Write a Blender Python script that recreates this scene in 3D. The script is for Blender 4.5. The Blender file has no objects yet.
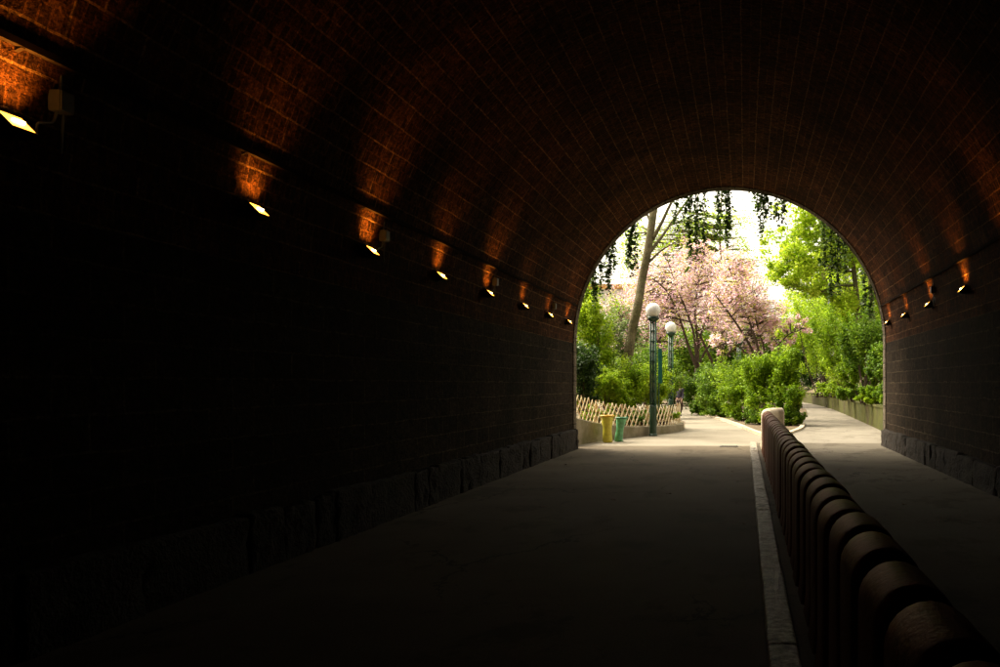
import bpy, bmesh, math, random
import numpy as np
from mathutils import Vector
SC = bpy.context.scene
COL = SC.collection
random.seed(7)
RNG = np.random.default_rng(7)
PI = math.pi
F = 850.0; VX, VY, EYE = 745.0, 385.0, 1.6

def at(px, py, d):
    """world point seen at photo pixel (px,py) when it stands d metres ahead"""
    return Vector(((px - VX) / F * d, d, EYE - (py - VY) / F * d))
def gnd(px, py, z=0.0):
    d = F * (EYE - z) / (py - VY)
    return Vector(((px - VX) / F * d, d, z))

# ------------------------------------------------------------------ object helpers
def tag(o, label=None, cat=None, group=None, kind=None):
    if label: o['label'] = label
    if cat: o['category'] = cat
    if group: o['group'] = group
    if kind: o['kind'] = kind
    return o
def thing(name, label, cat, loc=(0, 0, 0), group=None, rz=0):
    o = bpy.data.objects.new(name, None); COL.objects.link(o)
    o.location = loc; o.rotation_euler.z = rz
    o.empty_display_size = .2
    return tag(o, label, cat, group)
def link(name, me, mat, parent=None):
    o = bpy.data.objects.new(name, me); COL.objects.link(o)
    if mat is not None:
        for m in (mat if isinstance(mat, (list, tuple)) else [mat]): me.materials.append(m)
    if parent is not None: o.parent = parent
    return o
def from_bm(name, bm, mat, parent=None, smooth=False):
    bmesh.ops.recalc_face_normals(bm, faces=bm.faces)
    me = bpy.data.meshes.new(name); bm.to_mesh(me); bm.free()
    if smooth:
        for p in me.polygons: p.use_smooth = True
    return link(name, me, mat, parent)
def box(bm, lo, hi, bevel=0):
    x0, y0, z0 = lo; x1, y1, z1 = hi
    vs = [bm.verts.new(p) for p in ((x0,y0,z0),(x1,y0,z0),(x1,y1,z0),(x0,y1,z0),(x0,y0,z1),(x1,y0,z1),(x1,y1,z1),(x0,y1,z1))]
    fs = [bm.faces.new([vs[i] for i in f]) for f in ((0,3,2,1),(4,5,6,7),(0,1,5,4),(1,2,6,5),(2,3,7,6),(3,0,4,7))]
    if bevel:
        es = list({e for f in fs for e in f.edges})
        bmesh.ops.bevel(bm, geom=es, offset=bevel, segments=2, affect='EDGES', profile=.5)
def beam(bm, a, b, w, t, up=(0, 0, 1)):
    a, b = Vector(a), Vector(b); d = (b - a).normalized()
    u = Vector(up).cross(d)
    if u.length < 1e-4: u = Vector((1, 0, 0)).cross(d)
    u.normalize(); v = d.cross(u)
    vs = []
    for p in (a, b):
        for s, q in ((-1,-1),(1,-1),(1,1),(-1,1)): vs.append(bm.verts.new(p + u*s*w/2 + v*q*t/2))
    for f in ((3,2,1,0),(4,5,6,7),(0,1,5,4),(1,2,6,5),(2,3,7,6),(3,0,4,7)): bm.faces.new([vs[i] for i in f])
def tube(bm, pts, rads, n=8, cap=True):
    pts = [Vector(p) for p in pts]; rings = []
    ref = Vector((.31, .83, .2)).normalized()
    for i, p in enumerate(pts):
        d = (pts[min(i+1, len(pts)-1)] - pts[max(i-1, 0)]).normalized()
        u = d.cross(ref); u.normalize(); v = d.cross(u)
        r = rads[i] if hasattr(rads, '__len__') else rads
        rings.append([bm.verts.new(p + (u*math.cos(a) + v*math.sin(a))*r) for a in [2*PI*k/n for k in range(n)]])
    for A, B in zip(rings, rings[1:]):
        for k in range(n): bm.faces.new((A[k], A[(k+1) % n], B[(k+1) % n], B[k]))
    if cap: bm.faces.new(rings[0][::-1]); bm.faces.new(rings[-1])
def lathe(bm, prof, n=20, c=(0, 0, 0)):
    rings = [[bm.verts.new((c[0]+r*math.cos(2*PI*k/n), c[1]+r*math.sin(2*PI*k/n), c[2]+z)) for k in range(n)] for r, z in prof]
    for A, B in zip(rings, rings[1:]):
        for k in range(n): bm.faces.new((A[k], A[(k+1) % n], B[(k+1) % n], B[k]))
    bm.faces.new(rings[0][::-1]); bm.faces.new(rings[-1])
def prism(bm, poly, z0, z1):
    a = [bm.verts.new((x, y, z0)) for x, y in poly]; b = [bm.verts.new((x, y, z1)) for x, y in poly]
    n = len(poly)
    bm.faces.new(b); bm.faces.new(a[::-1])
    for i in range(n): bm.faces.new((a[i], a[(i+1) % n], b[(i+1) % n], b[i]))
def smooth_line(pts, sub=6):
    """Catmull-Rom through points"""
    P = [Vector(p) for p in pts]; P = [2*P[0]-P[1]] + P + [2*P[-1]-P[-2]]; out = []
    for i in range(1, len(P)-2):
        for k in range(sub):
            t = k/sub; a, b, c, d = P[i-1], P[i], P[i+1], P[i+2]
            out.append(.5*((2*b) + (c-a)*t + (2*a-5*b+4*c-d)*t*t + (3*b-a-3*c+d)*t**3))
    out.append(P[-2]); return out

# ------------------------------------------------------------------ materials
def new_mat(name):
    m = bpy.data.materials.new(name); m.use_nodes = True
    nt = m.node_tree; b = nt.nodes['Principled BSDF']
    return m, nt, b
def N(nt, t, **kw):
    n = nt.nodes.new(t)
    for k, v in kw.items():
        if k in n.inputs: n.inputs[k].default_value = v
        else: setattr(n, k, v)
    return n
def ramp(nt, src, stops):
    r = nt.nodes.new('ShaderNodeValToRGB'); el = r.color_ramp.elements
    while len(el) < len(stops): el.new(.5)
    for e, (p, c) in zip(el, stops): e.position = p; e.color = (*c, 1)
    nt.links.new(src, r.inputs[0]); return r.outputs[0]
def mix(nt, fac, a, b, mode='MIX'):
    n = nt.nodes.new('ShaderNodeMix'); n.data_type = 'RGBA'; n.blend_type = mode
    for idx, v in ((0, fac), (6, a), (7, b)):
        if isinstance(v, (int, float)): n.inputs[idx].default_value = v
        elif isinstance(v, tuple): n.inputs[idx].default_value = (*v, 1)
        else: nt.links.new(v, n.inputs[idx])
    return n.outputs[2]
def noise(nt, scale, detail=5, rough=.6, vec=None):
    n = N(nt, 'ShaderNodeTexNoise'); n.inputs['Scale'].default_value = scale
    n.inputs['Detail'].default_value = detail; n.inputs['Roughness'].default_value = rough
    if vec is None:
        tc = nt.nodes.new('ShaderNodeTexCoord'); vec = tc.outputs['Object']
    nt.links.new(vec, n.inputs['Vector']); return n
def bump(nt, b, h, strength, dist=.02, prev=None):
    bp = nt.nodes.new('ShaderNodeBump'); bp.inputs['Strength'].default_value = strength
    bp.inputs['Distance'].default_value = dist; nt.links.new(h, bp.inputs['Height'])
    if prev is not None: nt.links.new(prev, bp.inputs['Normal'])
    nt.links.new(bp.outputs[0], b.inputs['Normal']); return bp.outputs[0]
def mottled(name, c1, c2, scale=4, rough=.9, c3=None, fine=60, bmp=.4, bdist=.01, spec=.3):
    m, nt, b = new_mat(name)
    n1 = noise(nt, scale, 6, .65); n2 = noise(nt, fine, 3, .6)
    c = ramp(nt, n1.outputs[0], [(.3, c1), (.7, c2)])
    if c3:
        n3 = noise(nt, scale*.37, 4, .6)
        c = mix(nt, ramp(nt, n3.outputs[0], [(.5, (0,0,0)), (.68, (1,1,1))]), c, c3)
    f = ramp(nt, n2.outputs[0], [(.25, (.72,.72,.72)), (.75, (1.18,1.18,1.18))])
    c = mix(nt, 1.0, c, f, 'MULTIPLY')
    nt.links.new(c, b.inputs['Base Color'])
    b.inputs['Roughness'].default_value = rough; b.inputs['Specular IOR Level'].default_value = spec
    if bmp: bump(nt, b, n2.outputs[0], bmp, bdist)
    return m
def stains(m, scale, lo, hi, dark):
    nt = m.node_tree; b = nt.nodes['Principled BSDF']; src = b.inputs['Base Color'].links[0].from_socket
    tc = nt.nodes.new('ShaderNodeTexCoord'); mp = nt.nodes.new('ShaderNodeMapping'); mp.inputs['Scale'].default_value = (1, .6, 1)
    nt.links.new(tc.outputs['Object'], mp.inputs['Vector'])
    n = noise(nt, scale, 7, .7, mp.outputs[0])
    c = mix(nt, ramp(nt, n.outputs[0], [(lo, (0,0,0)), (hi, (1,1,1))]), src, mix(nt, 1.0, src, dark, 'MULTIPLY'))
    v = nt.nodes.new('ShaderNodeTexVoronoi'); v.feature = 'DISTANCE_TO_EDGE'; v.inputs['Scale'].default_value = .45
    wv = noise(nt, 1.6, 5, .7, mp.outputs[0]); ad = nt.nodes.new('ShaderNodeVectorMath'); ad.operation = 'ADD'
    nt.links.new(mp.outputs[0], ad.inputs[0]); nt.links.new(wv.outputs[1], ad.inputs[1]); nt.links.new(ad.outputs[0], v.inputs['Vector'])
    n9 = noise(nt, .5, 2, .5, mp.outputs[0])
    cr = ramp(nt, v.outputs['Distance'], [(.004, (.35,.33,.3)), (.012, (1,1,1))])
    c = mix(nt, 1.0, c, mix(nt, ramp(nt, n9.outputs[0], [(.48, (0,0,0)), (.56, (1,1,1))]), (1,1,1), cr), 'MULTIPLY')
    nt.links.new(c, b.inputs['Base Color'])
def masonry(name, bw, rh, c1, c2, mortar, msize, off=.5, stain=(.03, .025, .02), rough=.92, wob=.012, bs=.7, fine=0):
    m, nt, b = new_mat(name)
    uv = nt.nodes.new('ShaderNodeUVMap').outputs[0]
    wn = noise(nt, 3.0, 3, .5, uv)
    va = nt.nodes.new('ShaderNodeVectorMath'); va.operation = 'SCALE'; va.inputs['Scale'].default_value = wob*2
    sub = nt.nodes.new('ShaderNodeVectorMath'); sub.operation = 'SUBTRACT'; sub.inputs[1].default_value = (.5, .5, .5)
    nt.links.new(wn.outputs[1], sub.inputs[0]); nt.links.new(sub.outputs[0], va.inputs[0])
    ad = nt.nodes.new('ShaderNodeVectorMath'); ad.operation = 'ADD'
    nt.links.new(uv, ad.inputs[0]); nt.links.new(va.outputs[0], ad.inputs[1])
    br = nt.nodes.new('ShaderNodeTexBrick'); nt.links.new(ad.outputs[0], br.inputs['Vector'])
    br.offset = off
    br.inputs['Color1'].default_value = (*c1, 1); br.inputs['Color2'].default_value = (*c2, 1)
    br.inputs['Mortar'].default_value = (*mortar, 1); br.inputs['Scale'].default_value = 1
    br.inputs['Mortar Size'].default_value = msize; br.inputs['Mortar Smooth'].default_value = .25
    br.inputs['Brick Width'].default_value = bw; br.inputs['Row Height'].default_value = rh; br.inputs['Bias'].default_value = 0
    n1 = noise(nt, .8, 6, .65, uv); n2 = noise(nt, 38, 4, .7, uv)
    c = mix(nt, ramp(nt, n1.outputs[0], [(.42, (0,0,0)), (.72, (.85,.85,.85))]), br.outputs[0], stain)
    c = mix(nt, 1.0, c, ramp(nt, n2.outputs[0], [(.34, (.28,.28,.28)), (.68, (1.6,1.6,1.6))]), 'MULTIPLY')
    n4 = noise(nt, 11, 6, .75, uv)
    c = mix(nt, 1.0, c, ramp(nt, n4.outputs[0], [(.36, (.22,.2,.18)), (.66, (1.6,1.6,1.6))]), 'MULTIPLY')
    if fine:
        b2 = nt.nodes.new('ShaderNodeTexBrick'); nt.links.new(ad.outputs[0], b2.inputs['Vector'])
        b2.inputs['Color1'].default_value = (.45,.43,.42,1); b2.inputs['Color2'].default_value = (1.5,1.4,1.3,1); b2.inputs['Mortar'].default_value = (1.75,1.65,1.5,1)
        b2.inputs['Scale'].default_value = 1; b2.inputs['Brick Width'].default_value = fine; b2.inputs['Row Height'].default_value = rh/2; b2.inputs['Bias'].default_value = -.1
        b2.inputs['Mortar Size'].default_value = .010; b2.inputs['Mortar Smooth'].default_value = .4
        c = mix(nt, .9, c, b2.outputs[0], 'MULTIPLY')
    nt.links.new(c, b.inputs['Base Color']); b.inputs['Roughness'].default_value = rough
    b.inputs['Specular IOR Level'].default_value = .05
    inv = nt.nodes.new('ShaderNodeMath'); inv.operation = 'MULTIPLY'; inv.inputs[1].default_value = -1
    nt.links.new(br.outputs[1], inv.inputs[0])
    h = nt.nodes.new('ShaderNodeMath'); h.operation = 'ADD'
    nt.links.new(inv.outputs[0], h.inputs[0])
    h0 = nt.nodes.new('ShaderNodeMath'); h0.operation = 'MULTIPLY_ADD'; h0.inputs[1].default_value = 3.0
    nt.links.new(n4.outputs[0], h0.inputs[0]); nt.links.new(n2.outputs[0], h0.inputs[2]); nt.links.new(h0.outputs[0], h.inputs[1])
    bump(nt, b, h.outputs[0], bs, .035)
    return m
def plain(name, c, rough=.5, metal=0, spec=.5, var=.25, scale=12):
    m, nt, b = new_mat(name)
    n1 = noise(nt, scale, 5, .65)
    lo = tuple(x*(1-var) for x in c); hi = tuple(min(1, x*(1+var)) for x in c)
    nt.links.new(ramp(nt, n1.outputs[0], [(.3, lo), (.7, hi)]), b.inputs['Base Color'])
    b.inputs['Roughness'].default_value = rough; b.inputs['Metallic'].default_value = metal
    b.inputs['Specular IOR Level'].default_value = spec
    return m
def leafmat(name, c1, c2, trans=.4, c3=None):
    """leaf faces: every leaf has its own tint number, set once when it is made"""
    m, nt, b = new_mat(name)
    a = nt.nodes.new('ShaderNodeAttribute'); a.attribute_name = 'tint'
    stops = [(0, c1), (1, c2)] if c3 is None else [(0, c1), (.55, c2), (1, c3)]
    c = ramp(nt, a.outputs['Fac'], stops)
    nt.links.new(c, b.inputs['Base Color']); b.inputs['Roughness'].default_value = .55
    b.inputs['Specular IOR Level'].default_value = .25
    t = nt.nodes.new('ShaderNodeBsdfTranslucent'); nt.links.new(c, t.inputs['Color'])
    ms = nt.nodes.new('ShaderNodeMixShader'); ms.inputs[0].default_value = trans
    nt.links.new(b.outputs[0], ms.inputs[1]); nt.links.new(t.outputs[0], ms.inputs[2])
    nt.links.new(ms.outputs[0], nt.nodes['Material Output'].inputs['Surface'])
    return m
def glow(name, c, s):
    m, nt, b = new_mat(name)
    b.inputs['Base Color'].default_value = (.8, .6, .3, 1)
    b.inputs['Emission Color'].default_value = (*c, 1); b.inputs['Emission Strength'].default_value = s
    return m

M = {}
M['soil'] = mottled('soil', (.09,.06,.035), (.17,.12,.07), 2.5, .95, (.06,.07,.02), 40, .8, .03)
M['road'] = mottled('asphalt', (.086,.068,.045), (.135,.110,.077), .55, .95, (.063,.05,.033), 55, .5, .006, .15)  # darker copy of the path surface: tunnel shade put into its colour
M['walk'] = mottled('walkway asphalt', (.10,.084,.062), (.145,.125,.095), .5, .95, (.078,.064,.046), 55, .3, .006, .15)
M['path'] = mottled('pale sand path', (.19,.166,.122), (.25,.222,.17), .7, .95, (.155,.133,.095), 70, .25, .006)
M['walk_out'] = mottled('dusty grey path', (.165,.145,.112), (.225,.20,.158), .7, .95, (.14,.123,.094), 80, .3, .006)
for _k in ('road', 'walk', 'walk_out'): stains(M[_k], 1.1, .54, .60, (.68,.66,.63))
M['kerb'] = mottled('worn kerb stone', (.05,.04,.027), (.62,.54,.42), 19, .6, (.06,.047,.03), 60, 1, .02, .3)
M['wall'] = masonry('dark ashlar wall', .62, .25, (.036,.024,.014), (.068,.046,.028), (.15,.11,.07), .011, stain=(.014,.011,.008), wob=.025, bs=1)  # very dark base colour across all the stones
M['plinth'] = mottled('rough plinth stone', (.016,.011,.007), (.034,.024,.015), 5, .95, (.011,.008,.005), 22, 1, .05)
M['vault'] = masonry('dark red brick vault', .6, .27, (.070,.026,.010), (.125,.052,.022), (.21,.115,.058), .011, .35, (.022,.009,.003), wob=.018, bs=1, fine=.085)  # very dark red-brown base colour across all the bricks
M['quoin'] = masonry('pale dressed portal stone', 3, .36, (.19,.16,.115), (.27,.225,.165), (.07,.06,.045), .012, wob=.01)
M['tray'] = plain('dark steel tray', (.022,.014,.010), .95, 0, .02)
M['box'] = plain('grey junction box', (.13,.11,.085), .6)
M['housing'] = plain('black lamp housing', (.02,.018,.016), .8, 0, .1)
M['glass'] = glow('lit lamp glass', (1, .38, .03), 2.3)
M['bulb'] = glow('hot lamp tube', (1, .66, .22), 6)
M['barrier'] = mottled('red brown painted concrete', (.075,.022,.008), (.145,.045,.018), 2.2, .55, (.055,.017,.008), 35, .35, .01, .1)
_b = M['barrier'].node_tree.nodes['Principled BSDF']; _b.inputs['Metallic'].default_value = .18; _b.inputs['Specular Tint'].default_value = (1, .5, .28, 1)
M['barrier_core'] = mottled('dark concrete core', (.02,.015,.012), (.035,.026,.02), 4, .8)
M['barrier_end'] = mottled('worn pale concrete', (.46,.37,.255), (.60,.50,.36), 3, .75, (.24,.20,.15), 40, .4, .01)
M['planter'] = mottled('mossy planter concrete', (.20,.165,.10), (.34,.29,.20), 2.2, .95, (.14,.13,.05), 30, .7, .02)
M['moss'] = mottled('moss covered concrete', (.042,.050,.004), (.088,.084,.008), 1.6, .95, (.055,.038,.012), 28, .9, .03)
M['slat'] = plain('split chestnut slat', (.72,.60,.38), .8, 0, .2, .3, 5)
M['slat_dark'] = plain('weathered slat', (.55,.38,.20), .85, 0, .2, .3, 5)
M['post'] = plain('dark green lamp post paint', (.009,.042,.022), .35, 0, .5, .3, 6)
M['post_lt'] = plain('lighter tube green', (.014,.085,.040), .4, 0, .5, .3, 6)
M['teal'] = plain('teal panel', (.008,.11,.08), .45)
M['globe'] = plain('white opal globe', (.80,.80,.76), .25, 0, .5, .06, 5)
M['ring_y'] = plain('yellow bin ring', (.60,.36,.02), .45)
M['bag_y'] = plain('yellow plastic bag', (.62,.56,.06), .35, 0, .5, .3, 6)
M['ring_g'] = plain('green bin ring', (.02,.16,.06), .45)
M['bag_g'] = plain('green plastic bag', (.10,.33,.16), .35, 0, .5, .45, 9)
M['bark'] = mottled('olive grey bark', (.07,.058,.028), (.19,.155,.08), 4, .95, (.11,.115,.04), 18, 1, .06)
M['bark_d'] = mottled('dark cherry bark', (.045,.028,.018), (.085,.055,.035), 6, .9, None, 30, .8, .02)
M['leaf_bright'] = leafmat('bright spring leaf', (.10,.19,.006), (.26,.41,.012), .45, (.44,.55,.03))
M['leaf_mid'] = leafmat('mid green leaf', (.045,.11,.006), (.14,.25,.012), .4, (.27,.39,.025))
M['leaf_dark'] = leafmat('dark shrub leaf', (.010,.030,.006), (.04,.085,.012), .25, (.08,.15,.02))
M['leaf_lime'] = leafmat('young lime leaf', (.20,.32,.012), (.38,.54,.02), .55, (.54,.64,.06))
M['leaf_grey'] = leafmat('grey green leaf', (.09,.15,.035), (.20,.28,.08), .35, (.36,.40,.20))
M['blossom'] = leafmat('pink blossom', (.70,.38,.50), (.86,.62,.71), .5, (.94,.84,.87))
M['blossom_leaf'] = leafmat('bronze young leaf', (.38,.34,.07), (.58,.55,.14), .55, (.74,.72,.30))
M['ivy'] = leafmat('ivy leaf', (.022,.05,.007), (.055,.105,.014), .42, (.15,.23,.035))
M['render'] = mottled('pale building render', (.60,.56,.50), (.70,.66,.60), .8, .9, None, 20, .2)
M['orange'] = plain('ochre cornice', (.50,.24,.07), .8)
M['window'] = plain('dark window glass', (.05,.06,.07), .15)
M['rail'] = plain('grey metal rail', (.18,.19,.20), .5, .5)
M['skin'] = plain('skin', (.55,.35,.26), .5, 0, .4, .06)
M['hair'] = plain('blond hair', (.42,.28,.12), .6, 0, .4, .3, 40)
M['jacket'] = plain('dark plum jacket', (.035,.028,.05), .8)
M['trousers'] = plain('brown trousers', (.06,.034,.026), .85)
M['shoe'] = plain('black shoe', (.02,.02,.02), .5)
M['paper'] = plain('white paper scrap', (.7,.68,.62), .8)
M['dead'] = plain('brown dead leaf', (.10,.05,.02), .8)
M['iron'] = plain('dark iron', (.05,.045,.04), .6, .5)

# ------------------------------------------------------------------ foliage
def leaves_mesh(name, centers, spread, n_each, size, mat, parent=None, droop=.0, flat=1.0, tshift=0.0, spray=None):
    """leaf-shaped quads spread through clumps; centers (k,3), spread (k,)"""
    C = np.asarray(centers, float); S = np.asarray(spread, float)
    k = len(C); n = k*n_each
    idx = np.repeat(np.arange(k), n_each)
    d = RNG.normal(size=(n, 3)); d /= np.linalg.norm(d, axis=1)[:, None]
    r = RNG.random(n)**.45; fz = RNG.random(n) < .35; r[fz] *= 1.0 + 1.1*RNG.random(fz.sum())
    off = d*(r*S[idx])[:, None]; off[:, 2] *= flat
    pos = C[idx] + off
    if spray is not None: pos += spray[idx]*(RNG.random(n)**1.3*S[idx]*2.6)[:, None]; pos -= off*.35
    if droop: pos[:, 2] -= droop*RNG.random(n)**2
    ax = RNG.normal(size=(n, 3)); ax[:, 2] = ax[:, 2]*.45 - .25
    ax /= np.linalg.norm(ax, axis=1)[:, None]
    up = RNG.normal(size=(n, 3))*.55 + np.array([0, 0, 1.0])
    sd = np.cross(ax, up); sd /= (np.linalg.norm(sd, axis=1)[:, None] + 1e-9)
    nr = np.cross(sd, ax)
    L = size*(.6 + .8*RNG.random(n))[:, None]; W = L*(.30 + .15*RNG.random(n))[:, None]
    v = np.empty((n, 4, 3))
    v[:, 0] = pos; v[:, 1] = pos + ax*L*.45 + sd*W + nr*L*.08
    v[:, 2] = pos + ax*L; v[:, 3] = pos + ax*L*.45 - sd*W + nr*L*.08
    clump = RNG.normal(size=k)*.17
    t = np.clip(.42 + tshift + clump[idx] + RNG.normal(size=n)*.2, 0, 1)
    me = bpy.data.meshes.new(name)
    me.vertices.add(n*4); me.loops.add(n*4); me.polygons.add(n)
    me.vertices.foreach_set('co', v.reshape(-1))
    me.loops.foreach_set('vertex_index', np.arange(n*4, dtype=np.int32))
    me.polygons.foreach_set('loop_start', np.arange(0, n*4, 4, dtype=np.int32))
    me.update(calc_edges=True)
    at_ = me.attributes.new('tint', 'FLOAT', 'FACE'); at_.data.foreach_set('value', t.astype(np.float32))
    return link(name, me, mat, parent)
def clumps_in(c, r, k, shell=.55):
    """k clump centres inside an uneven ellipsoid"""
    d = RNG.normal(size=(k, 3)); d /= np.linalg.norm(d, axis=1)[:, None]
    rad = (shell + (1-shell)*RNG.random(k))*(.82 + .3*RNG.random(k))
    rad[RNG.random(k) < .25] *= .5
    return np.array(c) + d*rad[:, None]*np.array(r)
def limb_pts(a, b, sag=.12, seg=6):
    a, b = Vector(a), Vector(b); L = (b-a).length
    j = Vector(RNG.normal(size=3))*L*sag*.5
    up = Vector((0, 0, L*sag))
    return [a.lerp(b, t) + (j+up)*math.sin(PI*t)*(1-.3*t) for t in [i/seg for i in range(seg+1)]]

def shrub(name, label, cat, base, crowns, mat, leaf=.10, per=150, k=40, group=None, stems=7, mat2=None, bark='bark_d', cl=.33, tshift=0):
    """crowns: list of ((cx,cy,cz),(rx,ry,rz)) in world units"""
    b = Vector(base); o = thing(name, label, cat, b, group)
    cs = []; ss = []
    tot = sum(r[0]*r[1]*r[2] for _, r in crowns)**(1)
    for c, r in crowns:
        kk = max(6, int(k*(r[0]*r[1]*r[2])/tot))
        cc = clumps_in(np.array(c)-np.array(b), r, kk); cs.append(cc)
        ss.append(np.full(kk, cl*min(r))*(.5+1.0*RNG.random(kk)))
    cs = np.vstack(cs); ss = np.concatenate(ss)
    cs[:, 2] = np.maximum(cs[:, 2], .12)
    bm = bmesh.new()
    for i in RNG.choice(len(cs), min(stems, len(cs)), replace=False):
        st = Vector((RNG.normal()*.12, RNG.normal()*.12, -.03))
        tube(bm, limb_pts(st, cs[i], .1), np.linspace(.035, .008, 7), 5)
    from_bm('stem', bm, M[bark], o, True)
    sp = cs - np.array([0, 0, max(.2, cs[:, 2].mean()*.5)]); sp /= np.linalg.norm(sp, axis=1)[:, None] + 1e-6
    sp = sp*.6 + RNG.normal(size=sp.shape)*.35 + np.array([0, 0, .55]); sp /= np.linalg.norm(sp, axis=1)[:, None]
    bm = bmesh.new()
    for i in range(len(cs)): tube(bm, [Vector(cs[i] - sp[i]*.05), Vector(cs[i] + sp[i]*ss[i]*2.2)], [.007, .003], 4)
    from_bm('twig', bm, M[bark], o, True)
    leaves_mesh('foliage', cs, ss, int(per*1.25), leaf*.82, M[mat], o, tshift=tshift, spray=sp)
    if mat2: leaves_mesh('blossom', cs + RNG.normal(size=cs.shape)*.1, ss*1.05, max(8, per//3), leaf*.8, M[mat2], o)
    return o

def tree(name, label, trunk, limbs, crowns, mats, leaf=.12, per=150, k=50, bark='bark', cl=.28, group=None, cat='tree', twig=.012, tshift=0):
    """trunk: [(point, radius)], limbs: [[(point, radius)...]], crowns as for shrub"""
    b = Vector(trunk[0][0]); o = thing(name, label, cat, b, group)
    bm = bmesh.new()
    tp = smooth_line([Vector(p)-b for p, _ in trunk], 5); tr = np.interp(np.linspace(0, len(trunk)-1, len(tp)), range(len(trunk)), [r for _, r in trunk])
    tp[0] = tp[0] - Vector((0, 0, .1)); tube(bm, tp, tr, 12)
    joints = [(p, r) for p, r in zip(tp[len(tp)//2:], tr[len(tp)//2:])]
    from_bm('trunk', bm, M[bark], o, True)
    bm = bmesh.new()
    for lb in limbs:
        lp = smooth_line([Vector(p)-b for p, _ in lb], 4); lr = np.interp(np.linspace(0, len(lb)-1, len(lp)), range(len(lb)), [r for _, r in lb])
        tube(bm, lp, lr, 7); joints += [(p, r) for p, r in list(zip(lp, lr))[2:]]
    cs = []; ss = []
    tot = sum(r[0]*r[1]*r[2] for _, r in crowns)
    for c, r in crowns:
        if name == 'cherry_tree': c = (c[0], c[1] + r[1]*.45, c[2])
        kk = max(5, int(k*(r[0]*r[1]*r[2])/tot))
        cs.append(clumps_in(np.array(c)-np.array(b), r, kk, .35)); ss.append(np.full(kk, cl*min(r))*(.6+.8*RNG.random(kk)))
    cs = np.vstack(cs); ss = np.concatenate(ss)
    for c in cs:
        v = Vector(c); best = min(joints, key=lambda q: (q[0]-v).length + max(0, q[0].z - v.z)*1.5)
        r0 = min(best[1]*.6, .05); tube(bm, limb_pts(best[0], v, .08), np.linspace(max(r0, twig), twig*.5, 7), 5)
    from_bm('limbs', bm, M[bark], o, True)
    for j, mt in enumerate(mats):
        nm = ('crown', 'young_leaves')[j] if j < 2 else 'crown'
        leaves_mesh(nm, cs + RNG.normal(size=cs.shape)*.08*j, ss*(1+.1*j), per if j == 0 else int(per*.5), leaf, M[mt], o, tshift=tshift)
    return o

# ------------------------------------------------------------------ tunnel
XL, XR, YE, YB = -4.30, 3.525, 21.25, -26.0
CX = (XL+XR)/2; R = (XR-XL)/2; ZS = 2.65; YF = 21.6
def uvquad(bm, uvl, pts, uvs):
    f = bm.faces.new([bm.verts.new(p) for p in pts])
    for l, u in zip(f.loops, uvs): l[uvl].uv = u
    return f
tun = thing('railway_arch_tunnel', 'long dark brick vaulted tunnel with dark stone side walls', 'tunnel', (CX, YE, 0))
TO = Vector((CX, YE, 0))
def tpart(name, fn, mat, smooth=False):
    bm = bmesh.new(); uvl = bm.loops.layers.uv.new('UVMap'); fn(bm, uvl)
    bmesh.ops.translate(bm, verts=bm.verts, vec=-TO)
    bmesh.ops.remove_doubles(bm, verts=bm.verts, dist=1e-4)
    me = bpy.data.meshes.new(name); bm.to_mesh(me); bm.free()
    if smooth:
        for p in me.polygons: p.use_smooth = True
    return link(name, me, M[mat], tun)
def vault_fn(bm, uvl):
    n = 72; ys = [YB, -10, 0, 5, 10, 15, YE]
    for i in range(n):
        a0, a1 = PI - PI*i/n, PI - PI*(i+1)/n
        for y0, y1 in zip(ys, ys[1:]):
            p = lambda a, y: (CX + R*math.cos(a), y, ZS + R*math.sin(a))
            uvquad(bm, uvl, [p(a0,y0), p(a0,y1), p(a1,y1), p(a1,y0)], [(y0, R*(PI-a0)), (y1, R*(PI-a0)), (y1, R*(PI-a1)), (y0, R*(PI-a1))])
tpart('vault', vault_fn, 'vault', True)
for x, s in ((XL, 1), (XR, -1)):
    def wfn(bm, uvl):
        ys = np.linspace(YB, YE, 24)
        for y0, y1 in zip(ys, ys[1:]):
            q = [(x,y0,-.1),(x,y0,ZS),(x,y1,ZS),(x,y1,-.1)]; u = [(y0,0),(y0,ZS+.1),(y1,ZS+.1),(y1,0)]
            if s < 0: q, u = q[::-1], u[::-1]
            uvquad(bm, uvl, q, u)
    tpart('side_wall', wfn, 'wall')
    def pfn(bm, uvl):      # rough battered plinth of separate stones
        y = YB; rs = random.Random(int(x*10))
        while y < YE:
            L = rs.uniform(.35, 1.3); y2 = min(y+L, YE-.004); d = rs.uniform(.11, .14); h = rs.uniform(.48, .51)
            if y2 - y > .12:
                lo = (min(x-.05*s, x+d*s), y, -.1); hi = (max(x-.05*s, x+d*s), y2-.002, h)
                box(bm, lo, hi, .025)
            y = y + L
    o = tpart('plinth', pfn, 'plinth', True)
    md = o.modifiers.new('sub', 'SUBSURF'); md.subdivision_type = 'SIMPLE'; md.levels = md.render_levels = 3
    tx = bpy.data.textures.new('rough', 'CLOUDS'); tx.noise_scale = .14
    dm = o.modifiers.new('disp', 'DISPLACE'); dm.texture = tx; dm.strength = .08; dm.mid_level = .5
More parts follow.
